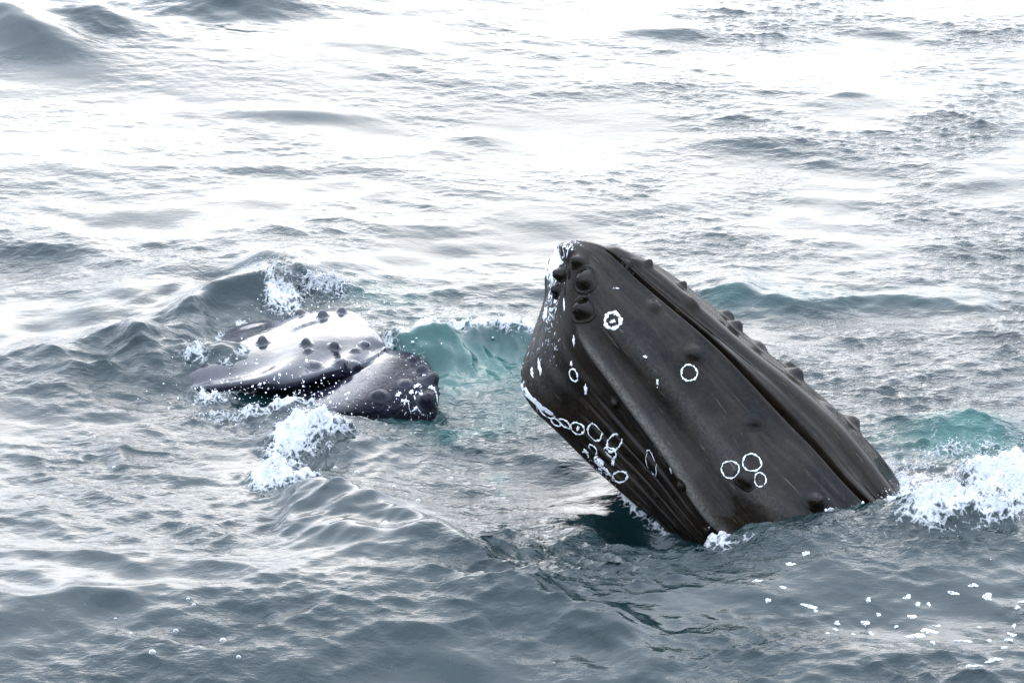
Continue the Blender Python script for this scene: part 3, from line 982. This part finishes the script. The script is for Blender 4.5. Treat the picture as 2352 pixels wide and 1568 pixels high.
# wash where the skin breaks the surface
line = np.zeros((NY, NX))
for o in (body1, ob_r):
    c = np.array([v.co[:] for v in o.data.vertices])
    i = np.clip(((c[:, 0] - X0) / dx).round().astype(int), 0, NX - 1)
    j = np.clip(((c[:, 1] - Y0) / dy).round().astype(int), 0, NY - 1)
    m = np.abs(c[:, 2] - H[j, i]) < 0.03
    line[j[m], i[m]] = 1
blur = np.real(np.fft.ifft2(np.fft.fft2(line) * np.exp(-(kk * 0.035) ** 2 / 2)))
blur = np.clip(blur / (blur.max() + 1e-9) * 1.8, 0, 1)
foam = np.clip(foam + blur * (0.27 + 0.26 * fo_m + 0.1 * fo_n), 0, 1.2)
for nm, arr in (('foam', foam), ('aerate_backlit', aer_backlit), ('ripple', ripple)):
    a = sea.data.attributes.new(nm, 'FLOAT', 'POINT')
    a.data.foreach_set('value', spread_out(arr).astype(np.float32).ravel())

# ------------------------------------------------------------------ foam beads, spray, flecks, bubbles
ico = bmesh.new()
bmesh.ops.create_icosphere(ico, subdivisions=1, radius=1)
IV = np.array([v.co[:] for v in ico.verts])
IF = np.array([[v.index for v in f.verts] for f in ico.faces])
ico.free()


def balls(name, P, R, mat, squash=0.8, seed=3):
    rg = np.random.default_rng(seed)
    n = len(P)
    sc = R[:, None] * rg.uniform(0.65, 1.3, (n, 3)) * np.array([1, 1, squash])
    V = P[:, None, :] + IV[None] * sc[:, None, :]
    F = IF[None] + (np.arange(n) * len(IV))[:, None, None]
    return mesh_obj(name, V.reshape(-1, 3), F.reshape(-1, 3), mat)


def bead_cloud(cells, n, seed, lift, r0, r1):
    """random positions on the sea weighted by the given density"""
    rg = np.random.default_rng(seed)
    w = cells.ravel() / cells.sum()
    idx = rg.choice(w.size, n, p=w)
    j, i = np.unravel_index(idx, cells.shape)
    x = gx[i] + rg.uniform(-.5, .5, n) * dx + DX[j, i]
    y = gy[j] + rg.uniform(-.5, .5, n) * dy + DY[j, i]
    R = r0 + (r1 - r0) * rg.random(n) ** 3
    z = H[j, i] + rg.random(n) ** 2 * lift - R * 0.2
    return np.stack([x, y, z], 1), R


right_m = smooth01(XX, 1.5, 2.3)
front_m = (XX < 0.5) * smooth01(-YY, -24.2, -23.4)
back_m = (XX < 1.5) * smooth01(YY, 23.8, 24.4)
fr = np.clip(foam - 0.35, 0, 1) * np.clip(0.5 + 0.5 * fo_n + 0.4 * cell, 0, 3) + 0.018 * np.clip(foam_raw, 0, 1) ** 0.5
for (nm_mask, n, sd, lift, lab) in (
        (right_m, 6000, 11, 0.05, 'churned white foam of the breaking wave right of the tall whale'),
        (front_m, 2600, 12, 0.035, 'white foam patch in front of the low whale'),
        (back_m, 3200, 13, 0.03, 'foam line on the wave crest behind the two whales')):
    P, R = bead_cloud(fr * nm_mask, n, sd, lift, 0.002, 0.0065)
    o = balls('foam', P, R, M_FOAM, 0.75, sd)
    prop(o, label=lab, cat='foam', kind='stuff')
# flying drops
P = []
R = []
rg = np.random.default_rng(21)
for (a, b, sx, sy, z0, n) in [(760, 905, 60, 30, .12, 90), (560, 900, 90, 25, .08, 120), (2080, 1160, 70, 50, .15, 120), (2230, 1240, 110, 30, .12, 120),
                              (700, 700, 90, 25, .12, 110), (640, 860, 90, 30, .2, 60), (1930, 1110, 40, 30, .25, 20), (900, 800, 50, 25, .15, 60)]:
    for _ in range(n):
        q = at(a + rg.normal() * sx, b + rg.normal() * sy, z0 * rg.uniform(0.6, 1.5))
        P.append(q); R.append(0.003 + 0.008 * rg.random() ** 4)
o = balls('water_spray', np.array(P), np.array(R), M_DROP, 1.0, 4)
prop(o, label='clear droplets of spray thrown up round both whale heads', cat='spray', kind='stuff')


def fleck(px, py, rx, ry, seed, ang):
    rnd = random.Random(seed)
    c = at(px, py, 0)
    c = at(px, py, float(sea_height(c[0], c[1])))
    ph = [rnd.uniform(0, 6.28) for _ in range(5)]
    s = 21.5 * KX * 0.72
    seg = 26
    V, F = [], []
    for i, (rho, zz) in enumerate(((0.0, .0045), (0.55, .0045), (0.85, .003), (1.0, -.006))):
        for j in range(seg):
            th = 2 * math.pi * j / seg
            k = 1 + .22 * math.sin(2 * th + ph[0]) + .2 * math.sin(3 * th + ph[1]) + .12 * math.sin(7 * th + ph[2])
            u, v = rx * s * k * rho * math.cos(th), ry * s / 0.5 * k * rho * math.sin(th)
            x = c[0] + u * math.cos(ang) - v * math.sin(ang)
            y = c[1] + u * math.sin(ang) + v * math.cos(ang)
            V.append((x, y, float(sea_height(x, y)) + zz))
    for i in range(3):
        for j in range(seg):
            F.append((i * seg + j, (i + 1) * seg + j, (i + 1) * seg + (j + 1) % seg, i * seg + (j + 1) % seg))
    V = np.array(V)
    base = np.array([c[0], c[1], float(sea_height(c[0], c[1]))])
    o = mesh_obj('foam_fleck', V - base, F, M_FLECK)
    o.location = base
    return prop(o, label='small white fleck of foam drifting on the grey water near the tall whale', cat='foam fleck',
                group='foam flecks drifting on the grey water')


for k, (a, b, rx, ry, an) in enumerate([
        (2272, 1302, 17, 9, 0), (2086, 1330, 14, 5, .5), (2110, 1345, 10, 5, .4), (2237, 1324, 14, 4, .1), (2190, 1332, 16, 3, -.4), (2135, 1346, 8, 5, 0), (1996, 1345, 10, 5, 0),
        (2097, 1378, 13, 6, .3), (2155, 1395, 11, 4, .2), (1990, 1383, 10, 6, .8), (2002, 1418, 8, 8, 0), (2128, 1420, 16, 6, .2), (2142, 1438, 18, 5, .2),
        (2105, 1444, 28, 8, 0), (2338, 1378, 9, 5, .4), (2330, 1408, 7, 6, 0), (2326, 1440, 10, 9, .8), (2318, 1462, 12, 6, .4), (2215, 1478, 26, 3, -.2),
        (2142, 1480, 9, 6, 0), (2270, 1478, 12, 4, 0), (2285, 1520, 26, 5, .3), (2235, 1534, 28, 4, .1), (2200, 1560, 14, 5, .3), (1925, 1376, 10, 4, .3),
        (1862, 1338, 24, 4, -.3), (1875, 1358, 8, 3, 0), (1920, 1400, 9, 4, .2), (1850, 1268, 12, 5, 0), (1815, 1285, 16, 4, .1), (2020, 1370, 7, 4, 0),
        (2305, 1500, 9, 3, 0), (2060, 1398, 6, 3, 0), (1960, 1420, 7, 3, .2), (1900, 1430, 7, 3, .2), (2250, 1405, 8, 3, .2), (2350, 1345, 12, 5, .3),
        (1800, 1310, 12, 4, 0), (1765, 1335, 9, 3, .2), (1740, 1300, 14, 4, 0)]):
    fl = fleck(a, b, rx, ry, k, an)
    if k == 0:
        fl['label'] = 'roundish white foam fleck just below the splash at the right'
    if k == 13:
        fl['label'] = 'widest white foam fleck, a long ragged patch amid the smaller ones'


# ---- bubbles riding on the water
def bubble_material():
    m, n, l, p = new_mat('bubble_film')
    p.inputs['Base Color'].default_value = (0.95, 0.97, 0.98, 1)
    p.inputs['Roughness'].default_value = 0.03
    p.inputs['IOR'].default_value = 1.5
    fr_ = n.new('ShaderNodeLayerWeight'); fr_.inputs[0].default_value = 0.35
    l.new(maprange(n, l, fr_.outputs['Facing'], 0.0, 1.0, 0.05, 0.6), p.inputs['Alpha'])
    return m


M_BUB = bubble_material()


def bubble(px, py, r, label, group=None):
    c = at(px, py, 0)
    for _ in range(4): c = at(px, py, float(sea_height(c[0], c[1])))
    V, F = [], []
    seg, rings = 20, 8
    for i in range(rings + 1):
        ph = (math.pi / 2 + 0.25) * i / rings
        for j in range(seg):
            th = 2 * math.pi * j / seg
            V.append((r * math.sin(ph) * math.cos(th), r * math.sin(ph) * math.sin(th), 0.8 * r * math.cos(ph)))
    for i in range(rings):
        for j in range(seg):
            F.append((i * seg + j, (i + 1) * seg + j, (i + 1) * seg + (j + 1) % seg, i * seg + (j + 1) % seg))
    o = mesh_obj('bubble', V, F, M_BUB)
    o.location = c
    prop(o, label=label, cat='bubble', group=group)


bubble(1105, 750, 0.085, 'large clear bubble on the foam crest midway between the two whales')
bubble(1207, 748, 0.065, 'clear bubble on the foam crest touching the chin of the tall whale')
for (a, b, r) in [(140, 1140, .012), (262, 1073, .012), (350, 1130, .010), (404, 1448, .016), (432, 1375, .012), (445, 1388, .012), (350, 1497, .02), (512, 1470, .02),
                  (548, 1508, .014), (300, 1454, .010), (415, 1480, .010), (265, 1420, .010), (870, 1135, .018), (820, 1085, .020), (905, 1118, .014), (885, 1200, .018),
                  (960, 1150, .016), (770, 1075, .016)]:
    bubble(a, b, r, 'small clear bubble floating on the rippled silver water', 'small bubbles floating on the near water')
